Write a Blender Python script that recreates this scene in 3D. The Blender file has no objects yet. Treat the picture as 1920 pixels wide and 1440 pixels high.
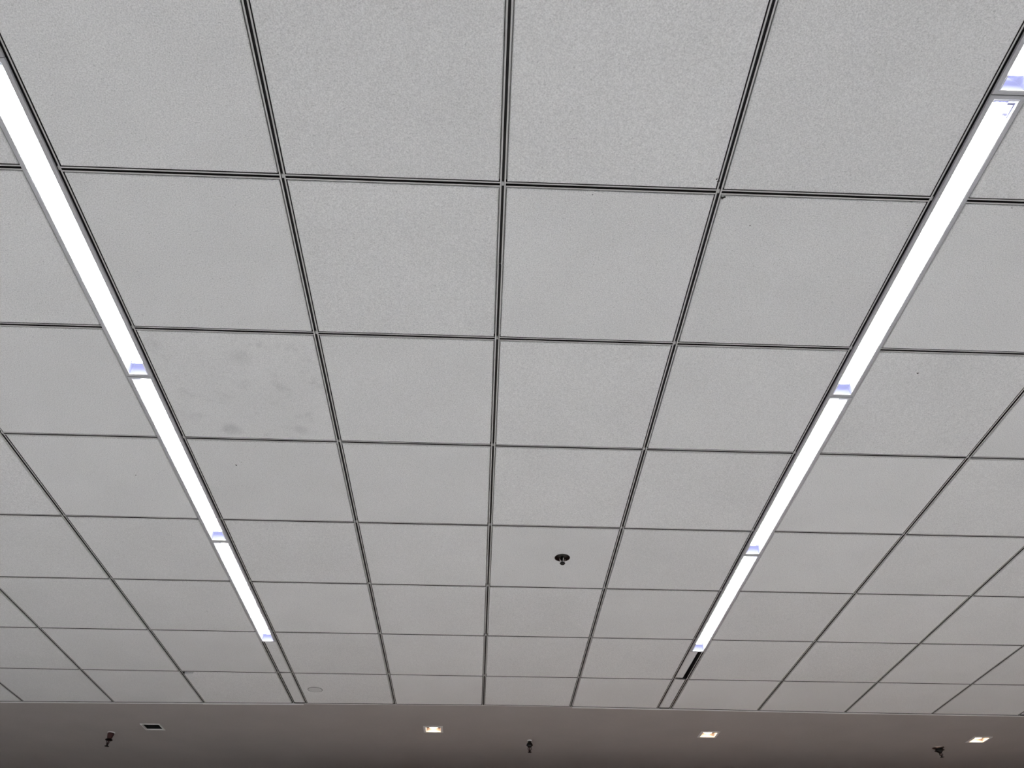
import bpy, bmesh, math, random
from mathutils import Vector, Matrix

random.seed(7)
scene = bpy.context.scene
COL = scene.collection
U = 0.6            # one ceiling module in metres
ZC = 3.3           # underside of the ceiling grid

# ------------------------------------------------------------------ camera
F_PX, PITCH, YAW, ROLL = 1483.6, 0.704594, 0.038916, 0.002314
CAM = Vector((-0.040016 * U, -2.151526 * U, ZC - 2.996242 * U))
cp, sp, cy, sy = math.cos(PITCH), math.sin(PITCH), math.cos(YAW), math.sin(YAW)
fwd = Vector((sy * cp, cy * cp, sp)); rgt = Vector((cy, -sy, 0)); upv = rgt.cross(fwd)
r2 = rgt * math.cos(ROLL) + upv * math.sin(ROLL)
u2 = upv * math.cos(ROLL) - rgt * math.sin(ROLL)
cd = bpy.data.cameras.new('camera'); cam = bpy.data.objects.new('camera', cd); COL.objects.link(cam)
cd.sensor_width = 36.0; cd.lens = F_PX * 36.0 / 1920.0; cd.clip_start = 0.05
m = Matrix((r2, u2, -fwd)).transposed().to_4x4(); m.translation = CAM
cam.matrix_world = m
scene.camera = cam

# ------------------------------------------------------------------ light levels
TUBE_STRENGTH = 22.0
DOWNLIGHT_STRENGTH = 5.0
SPOT_WATTS = 17.0
scene.view_settings.view_transform = 'Standard'
scene.view_settings.look = 'None'
scene.view_settings.gamma = 1.0
scene.view_settings.use_curve_mapping = False
scene.view_settings.exposure = 1.90
scene.cycles.use_denoising = True
scene.cycles.max_bounces = 5
scene.cycles.diffuse_bounces = 4
scene.cycles.use_adaptive_sampling = True
scene.cycles.adaptive_threshold = 0.1
scene.cycles.sample_clamp_indirect = 0.0

world = bpy.data.worlds.new('closed_room'); scene.world = world      # windowless room: no daylight
world.use_nodes = True
bg = world.node_tree.nodes['Background']
bg.inputs[0].default_value = (0, 0, 0, 1); bg.inputs[1].default_value = 0.0

# ------------------------------------------------------------------ materials
def mat(name, col, rough=0.6, metal=0.0, spec=0.4):
    mt = bpy.data.materials.new(name); mt.use_nodes = True
    b = mt.node_tree.nodes['Principled BSDF']
    b.inputs['Base Color'].default_value = (*col, 1); b.inputs['Roughness'].default_value = rough
    b.inputs['Metallic'].default_value = metal; b.inputs['Specular IOR Level'].default_value = spec
    return mt

def N(mt, typ, **kw):
    n = mt.node_tree.nodes.new(typ)
    for k, v in kw.items():
        if k in n.inputs: n.inputs[k].default_value = v
        else: setattr(n, k, v)
    return n

def grain(mt, col, amt, scale, bump=0.0, dist=0.001, big=0.03, rand=0.03, pits=0.0):
    """speckled, slightly uneven paint: fine grain + broad mottling + per-piece shade + relief"""
    L = mt.node_tree.links; b = mt.node_tree.nodes['Principled BSDF']
    tc = N(mt, 'ShaderNodeTexCoord'); oi = N(mt, 'ShaderNodeObjectInfo')
    add = N(mt, 'ShaderNodeVectorMath', operation='MULTIPLY_ADD')
    comb = N(mt, 'ShaderNodeCombineXYZ')
    for i in range(3): L.new(oi.outputs['Random'], comb.inputs[i])
    add.inputs[1].default_value = (37, 53, 11)
    L.new(comb.outputs[0], add.inputs[0]); L.new(tc.outputs['Object'], add.inputs[2])
    fine = N(mt, 'ShaderNodeTexNoise', Scale=scale, Detail=3.0, Roughness=0.6); L.new(add.outputs[0], fine.inputs['Vector'])
    broad = N(mt, 'ShaderNodeTexNoise', Scale=3.5, Detail=2.0); L.new(add.outputs[0], broad.inputs['Vector'])
    def mr(src, a, bb, lo, hi):
        n = N(mt, 'ShaderNodeMapRange'); L.new(src, n.inputs[0])
        for i, v in enumerate((a, bb, lo, hi)): n.inputs[i + 1].default_value = v
        return n.outputs[0]
    def mul(a, c):
        n = N(mt, 'ShaderNodeMath', operation='MULTIPLY'); L.new(a, n.inputs[0]); L.new(c, n.inputs[1]); return n.outputs[0]
    v = mul(mr(fine.outputs[0], 0.3, 0.7, 1 - amt, 1 + amt), mr(broad.outputs[0], 0.3, 0.7, 1 - big, 1 + big))
    v = mul(v, mr(oi.outputs['Random'], 0, 1, 1 - rand, 1 + rand))
    if pits:
        vo = N(mt, 'ShaderNodeTexNoise', Scale=scale * 0.9, Detail=1.0); vo.inputs['Distortion'].default_value = 0.8
        sc = N(mt, 'ShaderNodeVectorMath', operation='ADD'); sc.inputs[1].default_value = (5.2, 1.3, 9.9)
        L.new(add.outputs[0], sc.inputs[0]); L.new(sc.outputs[0], vo.inputs['Vector'])
        v = mul(v, mr(vo.outputs[0], 0.22, 0.36, 1 - pits, 1.0))
    rgb = N(mt, 'ShaderNodeVectorMath', operation='SCALE'); rgb.inputs[0].default_value = col
    L.new(v, rgb.inputs['Scale']); L.new(rgb.outputs[0], b.inputs['Base Color'])
    if bump:
        bp = N(mt, 'ShaderNodeBump', Strength=bump, Distance=dist); L.new(fine.outputs[0], bp.inputs['Height'])
        L.new(bp.outputs[0], b.inputs['Normal'])
    return mt, rgb, add

def plain(mt, col, *a, **k):      # plain paint for surfaces the view never reaches
    mt.node_tree.nodes["Principled BSDF"].inputs[0].default_value = (*col, 1); return mt, None, None
TILE_COL = (0.82, 0.818, 0.81)
M_tile, _, _ = grain(mat('mineral_fibre_tile', TILE_COL, 0.9, spec=0.15), TILE_COL, 0.18, 290.0, 1.0, 0.0015, 0.02, 0.02, 0.26)
M_stain, rgb_s, _ = grain(mat('stained_mineral_fibre_tile', TILE_COL, 0.9, spec=0.15), TILE_COL, 0.18, 290.0, 1.0, 0.0015, 0.02, 0.0, 0.26)
def add_stains():
    mt = M_stain; L = mt.node_tree.links; b = mt.node_tree.nodes['Principled BSDF']
    tc = N(mt, 'ShaderNodeTexCoord')
    no = N(mt, 'ShaderNodeTexNoise', Scale=11.0, Detail=4.0, Roughness=0.65); L.new(tc.outputs['Object'], no.inputs['Vector'])
    mr = N(mt, 'ShaderNodeMapRange'); L.new(no.outputs[0], mr.inputs[0])
    for i, v in enumerate((0.54, 0.80, 0.0, 0.17)): mr.inputs[i + 1].default_value = v
    mask = mr.outputs[0]
    # two rounder grey smudges near the far edge of the tile
    for (x, y, r, s) in ((-0.096, 0.233, 0.05, 0.16), (0.164, 0.225, 0.04, 0.13), (0.023, -0.177, 0.06, 0.08)):
        d = N(mt, 'ShaderNodeVectorMath', operation='DISTANCE'); d.inputs[1].default_value = (x, y, 0)
        L.new(tc.outputs['Object'], d.inputs[0])
        q = N(mt, 'ShaderNodeMapRange', interpolation_type='SMOOTHSTEP'); L.new(d.outputs['Value'], q.inputs[0])
        for i, v in enumerate((r * 0.2, r, s, 0.0)): q.inputs[i + 1].default_value = v
        a = N(mt, 'ShaderNodeMath', operation='ADD'); L.new(mask, a.inputs[0]); L.new(q.outputs[0], a.inputs[1]); mask = a.outputs[0]
    inv = N(mt, 'ShaderNodeMath', operation='SUBTRACT'); inv.inputs[0].default_value = 1.0; L.new(mask, inv.inputs[1])
    s2 = N(mt, 'ShaderNodeVectorMath', operation='SCALE'); L.new(rgb_s.outputs[0], s2.inputs[0]); L.new(inv.outputs[0], s2.inputs['Scale'])
    L.new(s2.outputs[0], b.inputs['Base Color'])
add_stains()
M_board, _, _ = grain(mat('painted_board', (0.72,) * 3, 0.85), (0.72, 0.72, 0.71), 0.02, 60.0)
M_soffit, _, _ = grain(mat('taupe_painted_plasterboard', (0.3,) * 3, 0.8, spec=0.2), (0.415, 0.385, 0.366), 0.03, 120.0, 0.1, 0.001)
M_tee, _, _ = grain(mat('grey_enamelled_steel', (0.5,) * 3, 0.5), (0.60, 0.595, 0.585), 0.03, 90.0, rand=0.05)
M_slot_shade = mat('black_slot_and_gap_shade', (0.018, 0.016, 0.016), 0.6)  # slot enamel; also painted-in gap shade on tee sides and edge moulding
M_trim, _, _ = grain(mat('white_edge_moulding', (0.8,) * 3, 0.5), (0.9, 0.89, 0.88), 0.05, 14.0)
M_frame, _, _ = grain(mat('silver_grey_frame_paint', (0.55,) * 3, 0.45), (0.50, 0.50, 0.52), 0.02, 70.0)
M_tray = mat('lavender_reflector_tray', (0.055, 0.058, 0.10), 0.6, spec=0.05)
M_white = mat('white_paint', (0.78, 0.77, 0.76), 0.5)
M_dark = mat('black_recess', (0.008, 0.008, 0.009), 0.7)
M_black = mat('gloss_black_metal', (0.004, 0.004, 0.004), 0.25)
M_chrome = mat('chrome', (0.75, 0.73, 0.72), 0.3, 1.0)
M_brass = mat('dark_bronze_body', (0.07, 0.03, 0.03), 0.35, 0.6)
M_reflector = mat('downlight_reflector', (0.42, 0.34, 0.30), 0.35)
M_baffle = mat('downlight_baffle', (0.05, 0.035, 0.03), 0.5)
M_dirt = mat('dust_clump', (0.03, 0.028, 0.026), 0.95)
M_plenum = mat('plenum_grey', (0.08, 0.08, 0.08), 0.9)
M_disc, _, _ = grain(mat('cover_plate_white', (0.66,) * 3, 0.6), (0.66, 0.66, 0.65), 0.04, 100.0)
M_discrim = mat('cover_plate_rim', (0.14, 0.14, 0.14), 0.6)

def emis(name, col, strength):
    mt = bpy.data.materials.new(name); mt.use_nodes = True
    nt = mt.node_tree; nt.nodes.clear()
    e = nt.nodes.new('ShaderNodeEmission'); e.inputs[0].default_value = (*col, 1); e.inputs[1].default_value = strength
    o = nt.nodes.new('ShaderNodeOutputMaterial'); nt.links.new(e.outputs[0], o.inputs[0]); return mt
M_tube = emis('lamp_bar_glow', (1.0, 0.995, 0.955), TUBE_STRENGTH)
M_lamp = emis('warm_lamp_glow', (1.0, 0.72, 0.48), DOWNLIGHT_STRENGTH)
def lens_mat():
    """clear lens with a faint cool glow of its own from the light scattered inside it"""
    mt = bpy.data.materials.new('frosted_lens'); mt.use_nodes = True; nt = mt.node_tree; nt.nodes.clear()
    t = nt.nodes.new('ShaderNodeBsdfTransparent'); t.inputs[0].default_value = (0.94, 0.95, 0.98, 1)
    d = nt.nodes.new('ShaderNodeEmission'); d.inputs[0].default_value = (0.55, 0.58, 1.0, 1); d.inputs[1].default_value = 0.11
    mx = nt.nodes.new('ShaderNodeAddShader'); o = nt.nodes.new('ShaderNodeOutputMaterial')
    nt.links.new(t.outputs[0], mx.inputs[0]); nt.links.new(d.outputs[0], mx.inputs[1]); nt.links.new(mx.outputs[0], o.inputs[0])
    mt.cycles.emission_sampling = 'NONE'
    return mt
M_lens = lens_mat()
def tag_mat():
    mt = bpy.data.materials.new('thin_label_film'); mt.use_nodes = True; nt = mt.node_tree; nt.nodes.clear()
    d = nt.nodes.new('ShaderNodeBsdfTranslucent'); d.inputs[0].default_value = (0.16, 0.16, 0.19, 1)
    o = nt.nodes.new('ShaderNodeOutputMaterial'); nt.links.new(d.outputs[0], o.inputs[0]); return mt
M_tag = tag_mat()
M_wall, _, _ = plain(mat('wall_paint', (0.7,) * 3, 0.8), (0.86, 0.86, 0.85), 0.02, 40.0)
M_farwall, _, _ = plain(mat('dark_red_brown_panelling', (0.1,) * 3, 0.6), (0.11, 0.048, 0.04), 0.1, 30.0)
M_floor, _, _ = plain(mat('pale_floor', (0.6,) * 3, 0.5), (0.84, 0.835, 0.825), 0.04, 20.0)
M_carpet, _, _ = plain(mat('red_brown_carpet', (0.1,) * 3, 0.95), (0.10, 0.07, 0.06), 0.15, 150.0)

# ------------------------------------------------------------------ mesh helpers
def mesh(name, verts, faces, mats, idx=None, smooth=False):
    me = bpy.data.meshes.new(name); me.from_pydata(verts, [], faces); me.update()
    for x in mats: me.materials.append(x)
    if idx: me.polygons.foreach_set('material_index', idx)
    if smooth: me.polygons.foreach_set('use_smooth', [True] * len(me.polygons))
    return me

def link(name, me, parent=None, loc=(0, 0, 0), rot=(0, 0, 0)):
    o = bpy.data.objects.new(name, me); COL.objects.link(o)
    o.location = loc; o.rotation_euler = rot
    if parent: o.parent = parent
    return o

def tag(o, label, cat, group=None):
    o['label'] = label; o['category'] = cat
    if group: o['group'] = group
    return o

def struct(o, label=None, cat=None):
    o['kind'] = 'structure'
    if label: o['label'] = label
    if cat: o['category'] = cat
    return o

class MB:
    def __init__(s): s.v = []; s.f = []; s.i = []
    def box(s, a, b, mi=0):
        n = len(s.v); (x0, y0, z0), (x1, y1, z1) = a, b
        s.v += [(x0, y0, z0), (x1, y0, z0), (x1, y1, z0), (x0, y1, z0), (x0, y0, z1), (x1, y0, z1), (x1, y1, z1), (x0, y1, z1)]
        for q in ((0, 3, 2, 1), (4, 5, 6, 7), (0, 1, 5, 4), (1, 2, 6, 5), (2, 3, 7, 6), (3, 0, 4, 7)):
            s.f.append(tuple(n + k for k in q)); s.i.append(mi)
        return s
    def quad(s, a, b, c, d, mi=0):
        n = len(s.v); s.v += [a, b, c, d]; s.f.append((n, n + 1, n + 2, n + 3)); s.i.append(mi); return s
    def rings(s, rings, cap0=True, cap1=True, mis=None):
        """rectangular rings (hx0,hx1,hy0,hy1,z) joined one to the next"""
        n = len(s.v)
        for (x0, x1, y0, y1, z) in rings: s.v += [(x0, y0, z), (x1, y0, z), (x1, y1, z), (x0, y1, z)]
        for k in range(len(rings) - 1):
            for j in range(4):
                a = n + 4 * k + j; b = n + 4 * k + (j + 1) % 4
                s.f.append((a, b, b + 4, a + 4)); s.i.append(mis[k] if mis else 0)
        if cap0: s.f.append((n + 3, n + 2, n + 1, n)); s.i.append(mis[0] if mis else 0)
        if cap1:
            e = n + 4 * (len(rings) - 1); s.f.append((e, e + 1, e + 2, e + 3)); s.i.append(mis[-1] if mis else 0)
        return s
    def lathe(s, prof, seg=24, c=(0, 0, 0), mi=0, cap0=True, cap1=True):
        n = len(s.v)
        for (r, z) in prof:
            for k in range(seg):
                a = 2 * math.pi * k / seg; s.v.append((c[0] + r * math.cos(a), c[1] + r * math.sin(a), c[2] + z))
        for q in range(len(prof) - 1):
            for k in range(seg):
                a = n + q * seg + k; b = n + q * seg + (k + 1) % seg
                s.f.append((a, b, b + seg, a + seg)); s.i.append(mi)
        if cap0: s.f.append(tuple(n + k for k in range(seg))[::-1]); s.i.append(mi)
        if cap1: s.f.append(tuple(n + (len(prof) - 1) * seg + k for k in range(seg))); s.i.append(mi)
        return s
    def tube(s, pts, r, seg=8, mi=0):
        n = len(s.v); pts = [Vector(p) for p in pts]
        for i, p in enumerate(pts):
            d = (pts[min(i + 1, len(pts) - 1)] - pts[max(i - 1, 0)]).normalized()
            a = d.cross(Vector((0, 1, 0.01))); a = a.normalized() if a.length > 1e-4 else Vector((1, 0, 0)); b = d.cross(a)
            rr = r[i] if isinstance(r, (list, tuple)) else r
            for k in range(seg):
                t = 2 * math.pi * k / seg; s.v.append(tuple(p + a * rr * math.cos(t) + b * rr * math.sin(t)))
        for q in range(len(pts) - 1):
            for k in range(seg):
                a = n + q * seg + k; b = n + q * seg + (k + 1) % seg
                s.f.append((a, b, b + seg, a + seg)); s.i.append(mi)
        s.f.append(tuple(n + k for k in range(seg))[::-1]); s.i.append(mi)
        s.f.append(tuple(n + (len(pts) - 1) * seg + k for k in range(seg))); s.i.append(mi)
        return s
    def me(s, name, *mats, smooth=False): return mesh(name, s.v, s.f, mats, s.i, smooth)

# ------------------------------------------------------------------ room shell
XW0, XW1, YB, YF = -8.3, 8.3, -5.0, 10.4      # walls, in modules
PZ = ZC + 0.30                                   # underside of the slab above the grid
x0, x1, y0, y1 = XW0 * U, XW1 * U, YB * U, YF * U
YC = 8.6                                         # where the pale floor meets the carpet
struct(link('floor', MB().box((x0, y0, -0.1), (x1, y1, 0)).me('floor', M_floor)), 'pale smooth floor below the tiled ceiling', 'floor')
struct(link('floor_carpet', MB().box((x0, YC * U, 0.0), (x1, y1, 0.012)).me('carpet', M_carpet)), 'red-brown carpet below the plaster ceiling', 'carpet')
struct(link('wall_left', MB().box((x0 - 0.1, y0, 0), (x0, y1, PZ)).me('wl', M_wall)), 'pale painted side wall on the left', 'wall')
struct(link('wall_right', MB().box((x1, y0, 0), (x1 + 0.1, y1, PZ)).me('wr', M_wall)), 'pale painted side wall on the right', 'wall')
struct(link('wall_far', MB().box((x0 - .1, y1, 0), (x1 + .1, y1 + 0.1, PZ)).me('wf', M_farwall)), 'dark red-brown end wall beyond the plaster ceiling', 'wall')
struct(link('shade_block', MB().box((-3.0 * U, 8.1 * U, 0.012), (x1, 9.9 * U, 2.25)).me('light_blocker', M_farwall)), 'dark red-brown block added to shade the plaster ceiling', 'light_blocker')  # unseen block, added to darken the plaster ceiling above it
struct(link('wall_back', MB().box((x0 - .1, y0 - 0.1, 0), (x1 + .1, y0, PZ)).me('wb', M_wall)), 'pale painted wall behind the viewer', 'wall')

# ------------------------------------------------------------------ suspended ceiling: slab, tees, tiles
XL = [-7.26, -6.256, -6.11, -5.108, -4.110, -3.106, -2.118]
XM = [-1.972, -0.986, 0.0, 0.982, 1.968]
XR = [2.114, 3.115, 4.121, 5.131, 6.141, 6.287, 7.29]
ROWS = [-4.05, -3.04, -2.03, -1.02, -0.016, 0.991, 1.989, 2.993, 3.990, 5.012, 6.041]
EDGE = [(-8.5, 7.09), (-7.12, 7.075), (-5.371, 7.05), (-3.118, 6.995), (-2.0, 6.965), (0.0, 6.925), (1.0, 6.935), (2.011, 6.95),
        (4.165, 6.99), (6.215, 7.0), (8.5, 7.01)]
def edge(x):
    for (a, b), (c, d) in zip(EDGE, EDGE[1:]):
        if a <= x <= c: return b + (d - b) * (x - a) / (c - a)
    return 7.0

ceiling = struct(link('ceiling', MB().box((x0 - .1, y0 - .1, PZ), (x1 + .1, y1 + .1, PZ + 0.1)).me('slab', M_plenum)),
                 'suspended ceiling of square white textured tiles in a slotted grey grid', 'ceiling')

TW = 0.0078      # half width of a tee
def tee_profile():
    # x, z, material of the face that follows (0 enamel, 1 slot black, painted on the outer sides as gap shade)
    return [(-TW, 0.030, 1), (-TW, 0.0, 0), (-0.0036, 0.0, 1), (-0.0036, 0.008, 1), (0.0036, 0.008, 1), (0.0036, 0.0, 0), (TW, 0.0, 1), (TW, 0.030, 0)]
TEES = {}
def tee_mesh(length, axis):
    key = (round(length, 4), axis)
    if key in TEES: return TEES[key]
    pr = tee_profile(); v = []; f = []; mi = []; n = len(pr)
    for t in (-length / 2, length / 2):
        for (a, z, _) in pr: v.append((a, t, z) if axis == 'y' else (t, a, z))
    for k in range(n):
        q = (k, (k + 1) % n, n + (k + 1) % n, n + k)
        f.append(q if axis == 'x' else q[::-1]); mi.append(pr[k][2])
    f.append(tuple(range(n))); f.append(tuple(range(2 * n - 1, n - 1, -1))); mi += [0, 0]
    TEES[key] = mesh('tee', v, f, (M_tee, M_slot_shade), mi); return TEES[key]

rows_all = ROWS
YS = ROWS[0]
def main_tee(x, a, b, dx=0.0):
    link('main_tee', tee_mesh((b - a) * U, 'y'), ceiling, (x * U + dx, (a + b) / 2 * U, ZC))
for x in XL + XM + XR:
    if x == 0.0:
        main_tee(x, YS, 0.460); main_tee(x, 0.462, edge(x) - 0.004, 0.0006)     # the splice seen in the centre line
    else:
        main_tee(x, YS, edge(x) - 0.004)

TILES = {}
def tile_mesh(w, d, mt=None):
    """tegular tile: bevelled face that hangs through the grid, ledge behind it"""
    key = (round(w, 3), round(d, 3), mt.name if mt else '')
    if key in TILES: return TILES[key]
    a, b = w / 2, d / 2; e = 0.0024
    def rg(i, z): return (-a + i, a - i, -b + i, b - i, z)
    mb = MB().rings([rg(e, -0.0022), rg(0, 0.0002), rg(0, 0.013), rg(-0.0030, 0.013), rg(-0.0030, 0.018)])
    TILES[key] = mb.me('tile', mt or M_tile); return TILES[key]

GAP = TW + 0.0034
def add_tile(xa, xb, ya, yb, mt=None, name='ceiling_tile'):
    w = (xb - xa) * U - 2 * GAP; d = (yb - ya) * U - 2 * GAP
    o = link(name, tile_mesh(w, d, mt), ceiling, ((xa + xb) / 2 * U, (ya + yb) / 2 * U, ZC + random.uniform(-.0004, .0004)))
    o.rotation_euler = (random.uniform(-.0012, .0012), random.uniform(-.0012, .0012), random.uniform(-.0012, .0012))
    return o

def edge_tile(xa, xb, ya, name='ceiling_tile', chip=None):
    """cut tile whose far side follows the edge moulding; chip = broken near-left corner"""
    g = GAP; P = [(xa * U + g, ya * U + g), (xb * U - g, ya * U + g), (xb * U - g, edge(xb) * U - .013), (xa * U + g, edge(xa) * U - .013)]
    if chip: P = [(P[0][0], P[0][1] + chip[1]), (P[0][0] + chip[0] * .45, P[0][1] + chip[1] * .75), (P[0][0] + chip[0] * .8, P[0][1] + chip[1] * .7), (P[0][0] + chip[0], P[0][1])] + P[1:]
    cx = (xa + xb) / 2 * U; cyy = (ya + edge(0)) / 2 * U; n = len(P)
    v = []; f = []
    for z, k in ((-0.0015, 0.996), (0.0003, 1.0), (0.016, 1.0)):
        v += [((px - cx) * k, (py - cyy) * k, z) for px, py in P]
    for q in range(2):
        for j in range(n):
            a = q * n + j; b = q * n + (j + 1) % n; f.append((a, b, b + n, a + n))
    f.append(tuple(range(n))[::-1]); f.append(tuple(range(2 * n, 3 * n)))
    return link(name, mesh('edge_tile', v, f, (M_tile,)), ceiling, (cx, cyy, ZC))

bays = [b for b in list(zip(XL, XL[1:])) + list(zip(XM, XM[1:])) + list(zip(XR, XR[1:])) if b[1] - b[0] > 0.3]      # without the narrow light strips
for (xa, xb) in bays:
    for ya, yb in zip(ROWS, ROWS[1:]):
        st = M_stain if (abs(xa + 1.972) < .01 and abs(ya - 0.991) < .01) else None
        add_tile(xa, xb, ya, yb, st)
    edge_tile(xa, xb, ROWS[-1], chip=(0.068, 0.034) if abs(xa + 3.106) < .01 else None)
    for y in ROWS:
        link('cross_tee', tee_mesh((xb - xa) * U - 2 * TW - 0.0006, 'x'), ceiling, ((xa + xb) / 2 * U, y * U, ZC + 0.0002))
# small clips where the tees cross
clip = MB().box((-.0028, -.006, .0035), (.0028, .006, .0079)).me('clip', M_tee)
for x in XL + XM + XR:
    for y in ROWS: link('crossing_clip', clip, ceiling, (x * U, y * U, ZC))

# narrow blanking panels in the two light strips
L_SEAMS = [-4.369, -2.452, -0.535, 1.381, 3.297, 5.212]
R_SEAMS = [-4.0, -2.478, -0.542, 1.390, 3.332, 5.271]
L_SEAMS[0] = R_SEAMS[0] = -4.04
def blank(xa, xb, ya, yb, tilt=(0, 0, 0), lift=0.0, shrink=0.0):
    w = (xb - xa) * U - 2 * TW - 0.001 - shrink; d = (yb - ya) * U - .002
    o = link('blanking_panel', tile_mesh(w - .0056, d - .0056), ceiling, ((xa + xb) / 2 * U - shrink / 2, (ya + yb) / 2 * U, ZC + 0.003 + lift))
    o.rotation_euler = tilt; return o
blank(-2.118, -1.972, L_SEAMS[-1] + .006, 6.028)
blank(-2.118, -1.972, 6.055, edge(-2.0) - .020)
blank(1.968, 2.114, R_SEAMS[-1] + .006, 6.022, tilt=(0, 0, 0.010), lift=0.004, shrink=0.017)
blank(1.968, 2.114, 6.052, edge(2.0) - .020)
for xa, xb in ((-6.256, -6.11), (6.141, 6.287)):
    blank(xa, xb, 5.25, 6.028); blank(xa, xb, 6.055, edge(xa) - .020)
for xa, xb, rz in ((-2.118, -1.972, -0.16), (1.968, 2.114, 0.14), (-6.256, -6.11, 0), (6.141, 6.287, 0)):
    c = link('cross_tee', tee_mesh((xb - xa) * U - 2 * TW - 0.004, 'x'), ceiling, ((xa + xb) / 2 * U, 6.040 * U, ZC + 0.001)); c.rotation_euler = (0, 0, rz)

# plain board ceiling around the tiled field (outside the view)
bd = MB()
ty0 = YS * U - TW; tx0 = XL[0] * U - TW; tx1 = XR[-1] * U + TW
bd.box((x0, y0, ZC), (x1, ty0, ZC + .015))
bd.box((x0, ty0, ZC), (tx0, edge(-9) * U - .01, ZC + .015)); bd.box((tx1, ty0, ZC), (x1, edge(9) * U - .01, ZC + .015))
struct(link('ceiling_board', bd.me('board', M_board)), 'plain white board ceiling around the tiled field', 'ceiling')

# ------------------------------------------------------------------ plaster ceiling beyond the tiles, with real openings
DL = [(-0.588, 7.790), (2.751, 7.835), (6.125, 7.882)]
VENT = (-3.93, 7.855)
SQ = 0.070; HOLE = 0.058; HOLE_R = 0.0655
ZS = ZC - 0.003
def build_soffit():
    holes = [(x * U, y * U, HOLE) for x, y in DL] + [(VENT[0] * U, VENT[1] * U, HOLE_R)]
    xs = sorted(set([x0, x1] + [a * U for a, _ in EDGE[1:-1]] + [hx + s * h for hx, _, h in holes for s in (-1, 1)]))
    ysn = sorted(set([hy + s * h for _, hy, h in holes for s in (-1, 1)] + [7.3 * U, y1]))
    v = {}; verts = []; faces = []
    def vid(i, j):
        if (i, j) not in v:
            x = xs[i]; y = edge(x / U) * U + .004 if j < 0 else ysn[j]
            v[(i, j)] = len(verts); verts.append((x, y, ZS))
        return v[(i, j)]
    for i in range(len(xs) - 1):
        for j in range(-1, len(ysn) - 1):
            if j >= 0:
                mx, my = (xs[i] + xs[i + 1]) / 2, (ysn[j] + ysn[j + 1]) / 2
                if any(abs(mx - hx) < h and abs(my - hy) < h for hx, hy, h in holes): continue
            faces.append((vid(i, j), vid(i, j + 1), vid(i + 1, j + 1), vid(i + 1, j)))
    o = link('ceiling_plaster', mesh('plaster', verts, faces, (M_soffit,)))
    md = o.modifiers.new('thickness', 'SOLIDIFY'); md.thickness = 0.0125; md.offset = -1
    return struct(o, 'smooth taupe plaster ceiling beyond the tiled field', 'ceiling')
build_soffit()
# white angle moulding between the two ceilings: short lengths, not quite in line
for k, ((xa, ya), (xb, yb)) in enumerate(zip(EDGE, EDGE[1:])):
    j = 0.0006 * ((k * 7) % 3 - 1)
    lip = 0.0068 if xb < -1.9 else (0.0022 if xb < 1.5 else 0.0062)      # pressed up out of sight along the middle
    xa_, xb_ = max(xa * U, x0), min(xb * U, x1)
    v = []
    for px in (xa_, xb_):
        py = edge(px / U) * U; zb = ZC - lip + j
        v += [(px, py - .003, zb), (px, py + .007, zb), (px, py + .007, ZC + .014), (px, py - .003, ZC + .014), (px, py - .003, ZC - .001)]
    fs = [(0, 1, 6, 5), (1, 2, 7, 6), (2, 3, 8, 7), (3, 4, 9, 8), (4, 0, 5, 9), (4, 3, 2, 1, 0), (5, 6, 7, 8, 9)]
    o = mesh('moulding', v, fs, (M_trim, M_slot_shade), [0, 0, 0, 1, 0, 0, 0])  # upper front face painted black as the shade of the gap
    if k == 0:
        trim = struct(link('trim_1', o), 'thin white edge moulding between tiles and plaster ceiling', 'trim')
    else: link('moulding_length', o, trim)

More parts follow.
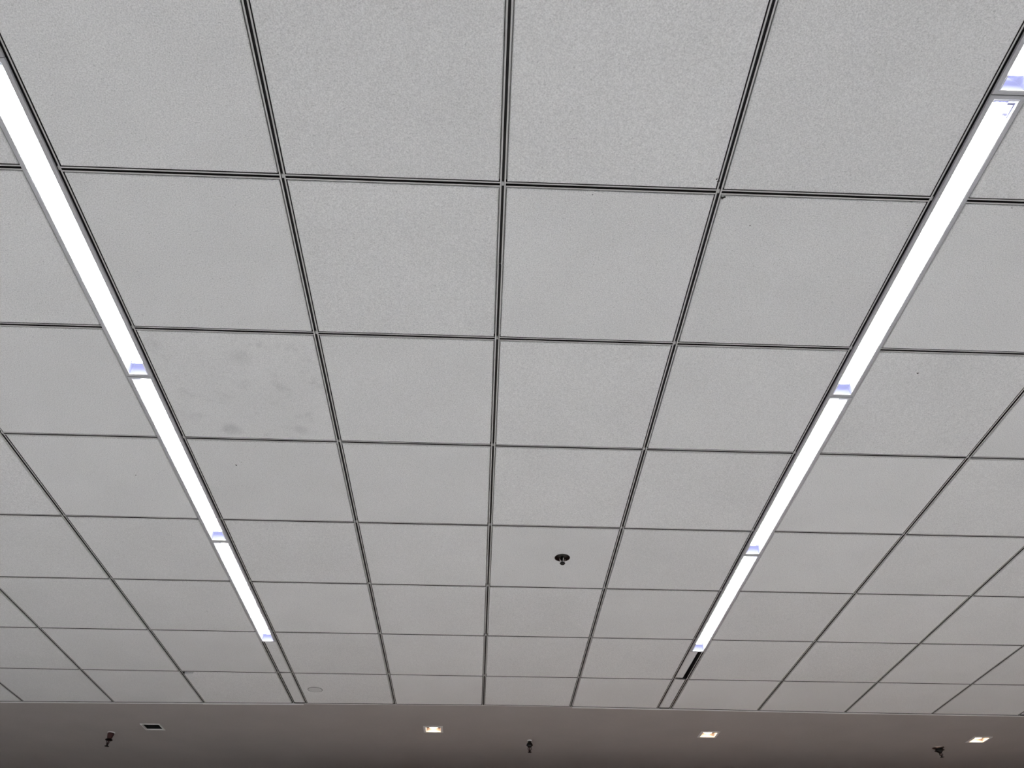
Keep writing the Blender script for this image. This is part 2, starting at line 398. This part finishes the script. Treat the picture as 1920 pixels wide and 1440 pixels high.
# ------------------------------------------------------------------ linear lights
def linear_light(xc, ya, yb, label):
    L = (yb - ya) * U; hl = L / 2; hw = 0.0450; e = 0.0012
    root = link('linear_light', None, None, (xc * U, (ya + yb) / 2 * U, ZC - 0.0008)); root.empty_display_size = 0.05
    tag(root, label, 'ceiling light', 'linear lights set end to end in long strips')
    lip, end = 0.0125, 0.011
    def rg(h, ii, z): return (-hw + h, hw - h, -hl + ii, hl - ii, z)
    # frame ring: outer side, bevel, underside, inner side
    fr = MB().rings([rg(0, e, 0.0), rg(0, e, -0.0065), rg(.0015, e + .0015, -0.008), rg(lip - .0015, end - .0015, -0.008), rg(lip, end, -0.0068), rg(lip, end, -0.0060)], False, False)
    link('frame', fr.me('frame', M_frame), root)
    # reflector tray above the lens
    a, b = hw - lip - .0003, hl - end - .0003
    tr = MB().rings([(-a, a, -b, b, -0.0060), (-a * .93, a * .93, -b, b, 0.040), (-a * .55, a * .55, -b, b, 0.058)], False, True)
    link('reflector_tray', tr.me('tray', M_tray), root)
    lens = link('lens', MB().box((-a, -b, -0.0066), (a, b, -0.0056)).me('lens', M_lens), root)
    rim = MB()
    for q in ((-a, -a + .0022, -b, b), (a - .0022, a, -b, b)): rim.box((q[0], q[2], -.0078), (q[1], q[3], -.0067))
    for q in ((-b, -b + .003), (b - .003, b)): rim.box((-a + .0022, q[0], -.0078), (a - .0022, q[1], -.0067))
    link('lens_rim', rim.me('rim', M_white), lens)
    tl = b - 0.024
    bar = MB(); seg = 8; n = seg + 1            # long glowing bar with a rounded underside
    for yy in (-tl, tl):
        for k in range(n):
            t = math.pi * k / seg; bar.v.append((.027 * math.cos(t), yy, .034 - .010 * math.sin(t)))
    for k in range(seg): bar.f.append((k, k + 1, n + k + 1, n + k)); bar.i.append(0)
    bar.f += [(0, n, 2 * n - 1, n - 1), tuple(range(n))[::-1], tuple(range(n, 2 * n))]; bar.i += [0, 0, 0]
    link('lamp_bar', bar.me('bar', M_tube), root)
    for s in (-1, 1):
        link('lamp_holder', MB().box((-.0272, min(s * tl, s * (tl + .006)), .0232), (.0272, max(s * tl, s * (tl + .006)), .040)).me('holder', M_tray), root)
    return root
lab = {'L': ['lit linear light cut by the upper left edge, nearest of the left strip', 'long lit linear light crossing the left edge of the photo, upper left strip',
             'lit linear light in the middle of the left strip', 'farthest and smallest lit linear light of the left strip, before its blank panels'],
       'R': ['lit linear light cut by the upper right corner, nearest of the right strip', 'long lit linear light in the upper right strip, small tag inside its near end',
             'lit linear light in the middle of the right strip', 'farthest and smallest lit linear light of the right strip, before its blank panels']}
for s, xc, seams in (('L', -2.0505, L_SEAMS), ('R', 2.0465, R_SEAMS)):
    for k in range(4):
        o = linear_light(xc, seams[k + 1], seams[k + 2], lab[s][k])
        if s == 'R' and k == 1:      # small bent film label stuck under the lens
            lens = [c for c in o.children if c.name.startswith('lens')][0]; hl = (seams[k + 2] - seams[k + 1]) * U / 2
            t = MB().box((.006, -hl + .020, -.0074), (.0245, -hl + .025, -.0067)).box((.022, -hl + .025, -.0074), (.0245, -hl + .060, -.0067)).box((.008, -hl + .048, -.0074), (.020, -hl + .054, -.0067))
            link('film_label', t.me('film_label', M_tag), lens)
    linear_light(xc, seams[0], seams[1], 'short lit linear light behind the viewer, ' + ('left' if s == 'L' else 'right') + ' strip')
for xc, side in ((-6.183, 'left'), (6.214, 'right')):
    for k, w in enumerate(('first', 'second', 'third', 'fourth', 'last')):
        linear_light(xc, L_SEAMS[k], L_SEAMS[k + 1], '%s lit linear light of the outer strip beyond the %s edge of the photo' % (w, side))

# ------------------------------------------------------------------ downlights
def square_light(x, y, label, lit=True, group=None):
    root = link('downlight' if lit else 'square_recess', None, None, (x * U, y * U, ZS)); root.empty_display_size = .05
    tag(root, label, 'downlight' if lit else 'recess', group)
    s, h = SQ, (HOLE if lit else HOLE_R) - .001
    fr = MB().rings([(-s, s, -s, s, -.0002), (-s, s, -s, s, -.003), (-h + .004, h - .004, -h + .004, h - .004, -.0045), (-h + .006, h - .006, -h + .006, h - .006, 0.004)], False, False)
    link('frame', fr.me('frame', M_white), root)
    i = h - .006; dep = .024 if lit else .07
    if lit:
        ld = bpy.data.lights.new('lamp_beam', 'SPOT'); ld.energy = SPOT_WATTS; ld.color = (1.0, 0.72, 0.48)
        ld.spot_size = math.radians(84); ld.spot_blend = 0.6; ld.shadow_soft_size = 0.02
        link('lamp_beam', ld, root, (0, 0, -.006))
    can = MB().rings([(-i, i, -i, i, .004), (-i, i, -i, i, dep)], False, not lit)
    link('recess', can.me('recess', M_reflector if lit else M_dark), root)
    if lit:
        b = MB().box((-i, -i, dep), (i, i, dep + .003)).me('baffle', M_baffle)
        bf = link('baffle', b, root)
        r = 0.040
        prof = [(r, 0.0)] + [(r * math.cos(t), -.016 * math.sin(t)) for t in (0.25, 0.5, 0.8, 1.1, 1.4)]
        link('lamp', MB().lathe(prof, 24, (0, 0, dep - .0005)).me('lamp', M_lamp, smooth=True), root)
        link('lamp_ring', MB().lathe([(r + .004, 0), (r + .004, -.004), (r + .0005, -.004), (r + .0005, 0)], 24, (0, 0, dep), cap0=False, cap1=False).me('ring', M_chrome, smooth=True), root)
    return root
g = 'square downlights in the plaster ceiling'
square_light(*DL[0], 'lit square downlight nearest the middle of the photo, left of the middle sprinkler', group=g)
square_light(*DL[1], 'lit square downlight in plaster ceiling below the right light strip', group=g)
square_light(*DL[2], 'lit square downlight at the lower right edge of the photo', group=g)
square_light(*VENT, 'unlit black square recess with thin white frame near the left sprinkler', lit=False)

# ------------------------------------------------------------------ sprinklers
def sprinkler(x, y, label, kind, tilt=(0, 0, 0)):
    root = link('sprinkler', None, None, (x * U, y * U, ZS), tilt); root.empty_display_size = .05
    tag(root, label, 'sprinkler', 'pendent sprinklers on the plaster ceiling')
    if kind == 'cup':
        esc = [(.027, 0.004), (.027, -.003), (.025, -.005)]; body = [(.024, -.005), (.023, -.015), (.017, -.040), (.013, -.045)]
        zr, rr, zd, rd, bm = -.050, .025, -.094, .016, M_brass
    elif kind == 'bulb':
        esc = [(.017, 0.004), (.017, -.003), (.014, -.008)]; body = [(.013, -.006), (.013, -.018), (.020, -.024), (.021, -.036), (.015, -.046), (.008, -.050)]
        zr, rr, zd, rd, bm = -.034, .024, -.084, .014, M_black
    else:
        esc = [(.046, 0.010), (.046, .004), (.040, -.002), (.020, -.012)]; body = [(.030, -.010), (.028, -.024), (.012, -.036), (.010, -.040)]
        zr, rr, zd, rd, bm = -.020, .036, -.066, .015, M_black
    link('escutcheon', MB().lathe(esc, 28).me('escutcheon', M_white if kind != 'wide' else M_chrome, smooth=False), root)
    b = link('body', MB().lathe(body, 20).me('body', bm, smooth=True), root)
    link('collar', MB().lathe([(rr * .6, .003), (rr, .002), (rr, -.003), (rr * .6, -.004)], 20, (0, 0, zr)).me('collar', M_black, smooth=False), root)
    z1 = body[-1][1]
    for s in (-1, 1):
        link('frame_arm', MB().tube([(s * .010, 0, z1 + .004), (s * .0125, 0, z1 - .012), (s * .004, 0, zd + .008)], .0026).me('arm', M_black), root)
    link('fusible_bulb', MB().tube([(0, 0, z1 + .002), (0, 0, (z1 + zd) / 2), (0, 0, zd + .006)], [.0035, .0045, .003]).me('bulb', M_brass), root)
    link('deflector', MB().lathe([(.005, .008), (.006, .0015), (rd, .0012), (rd, -.0012), (.004, -.003)], 20, (0, 0, zd)).me('deflector', M_black), root)
    return root
sprinkler(-4.50, 8.10, 'pendent sprinkler with dark flared cup, left of the unlit square recess', 'cup', (0.0, 0.03, 0))
sprinkler(0.590, 8.17, 'slim dark pendent sprinkler near the bottom middle of the photo', 'bulb')
sprinkler(5.78, 8.24, 'short black pendent sprinkler with wide tilted plate at lower right', 'wide', (0.10, -0.12, 0))

def black_sprinkler(x, y):
    root = link('recessed_sprinkler', None, None, (x * U, y * U, ZC - .0016)); root.empty_display_size = .05
    tag(root, 'round black sprinkler with wide dish hanging from a white ceiling tile', 'sprinkler')
    link('dish', MB().lathe([(.010, -.010), (.022, -.008), (.034, -.0035), (.0362, -.003), (.0362, 0.0003)], 36).me('dish', M_black, smooth=True), root)
    for k in range(4):
        a = k * math.pi / 2 + .3
        link('strut', MB().tube([(.014 * math.cos(a), .014 * math.sin(a), -.009), (.011 * math.cos(a), .011 * math.sin(a), -.018), (.004 * math.cos(a), .004 * math.sin(a), -.028)], .0016, 6).me('strut', M_chrome), root)
    link('stem', MB().lathe([(.0045, -.009), (.004, -.03)], 12).me('stem', M_black), root)
    link('deflector', MB().lathe([(.005, -.026), (.0125, -.029), (.0130, -.032), (.009, -.036), (.003, -.038)], 24).me('deflector', M_black, smooth=True), root)
black_sprinkler(0.577, 3.455)

# flat round plate on the cut tile beside the left strip
pl = link('cover_plate', None, None, (-1.806 * U, 6.508 * U, ZC - .0016)); pl.empty_display_size = .05
tag(pl, 'flat pale round cover plate on the cut tile beside the left light strip', 'cover plate')
link('plate', MB().lathe([(.0425, -.0022), (.0435, -.0015), (.0435, .0003)], 40).me('plate', M_disc), pl)
link('rim', MB().lathe([(.0436, -.0012), (.0472, -.0012), (.0472, .0003), (.0436, .0003)], 40, cap0=False, cap1=False).me('rim', M_discrim), pl)

# ------------------------------------------------------------------ grime: clumps of dust caught at the grid, specks on tiles
def clump(name, x, y, r, seed, flat=.5):
    rnd = random.Random(seed); bm = bmesh.new(); bmesh.ops.create_icosphere(bm, subdivisions=1, radius=r)
    for v in bm.verts: v.co *= rnd.uniform(.45, 1.35); v.co.z *= flat
    me = bpy.data.meshes.new(name); bm.to_mesh(me); bm.free(); me.materials.append(M_dirt)
    return link(name, me, ceiling, (x * U, y * U, ZC - .0025))

clump('dust_clump', 1.006, 0.012, .006, 3); clump('dust_clump', 1.0125, 0.006, .0035, 5)
clump('dust_clump', 0.954, -0.086, .003, 8); clump('dust_clump', 0.962, -0.074, .003, 9); clump('dust_clump', 0.969, -0.078, .002, 11)
for k, (x, y, r) in enumerate(((2.419, 1.172, .0035), (1.173, .164, .002), (-2.407, 2.425, .003), (.41, .020, .002), (2.354, .012, .002), (-1.701, 2.274, .004), (-2.47, 4.572, .003), (-1.66, 2.24, .002))):
    clump('speck', x, y, r, 20 + k, .3)
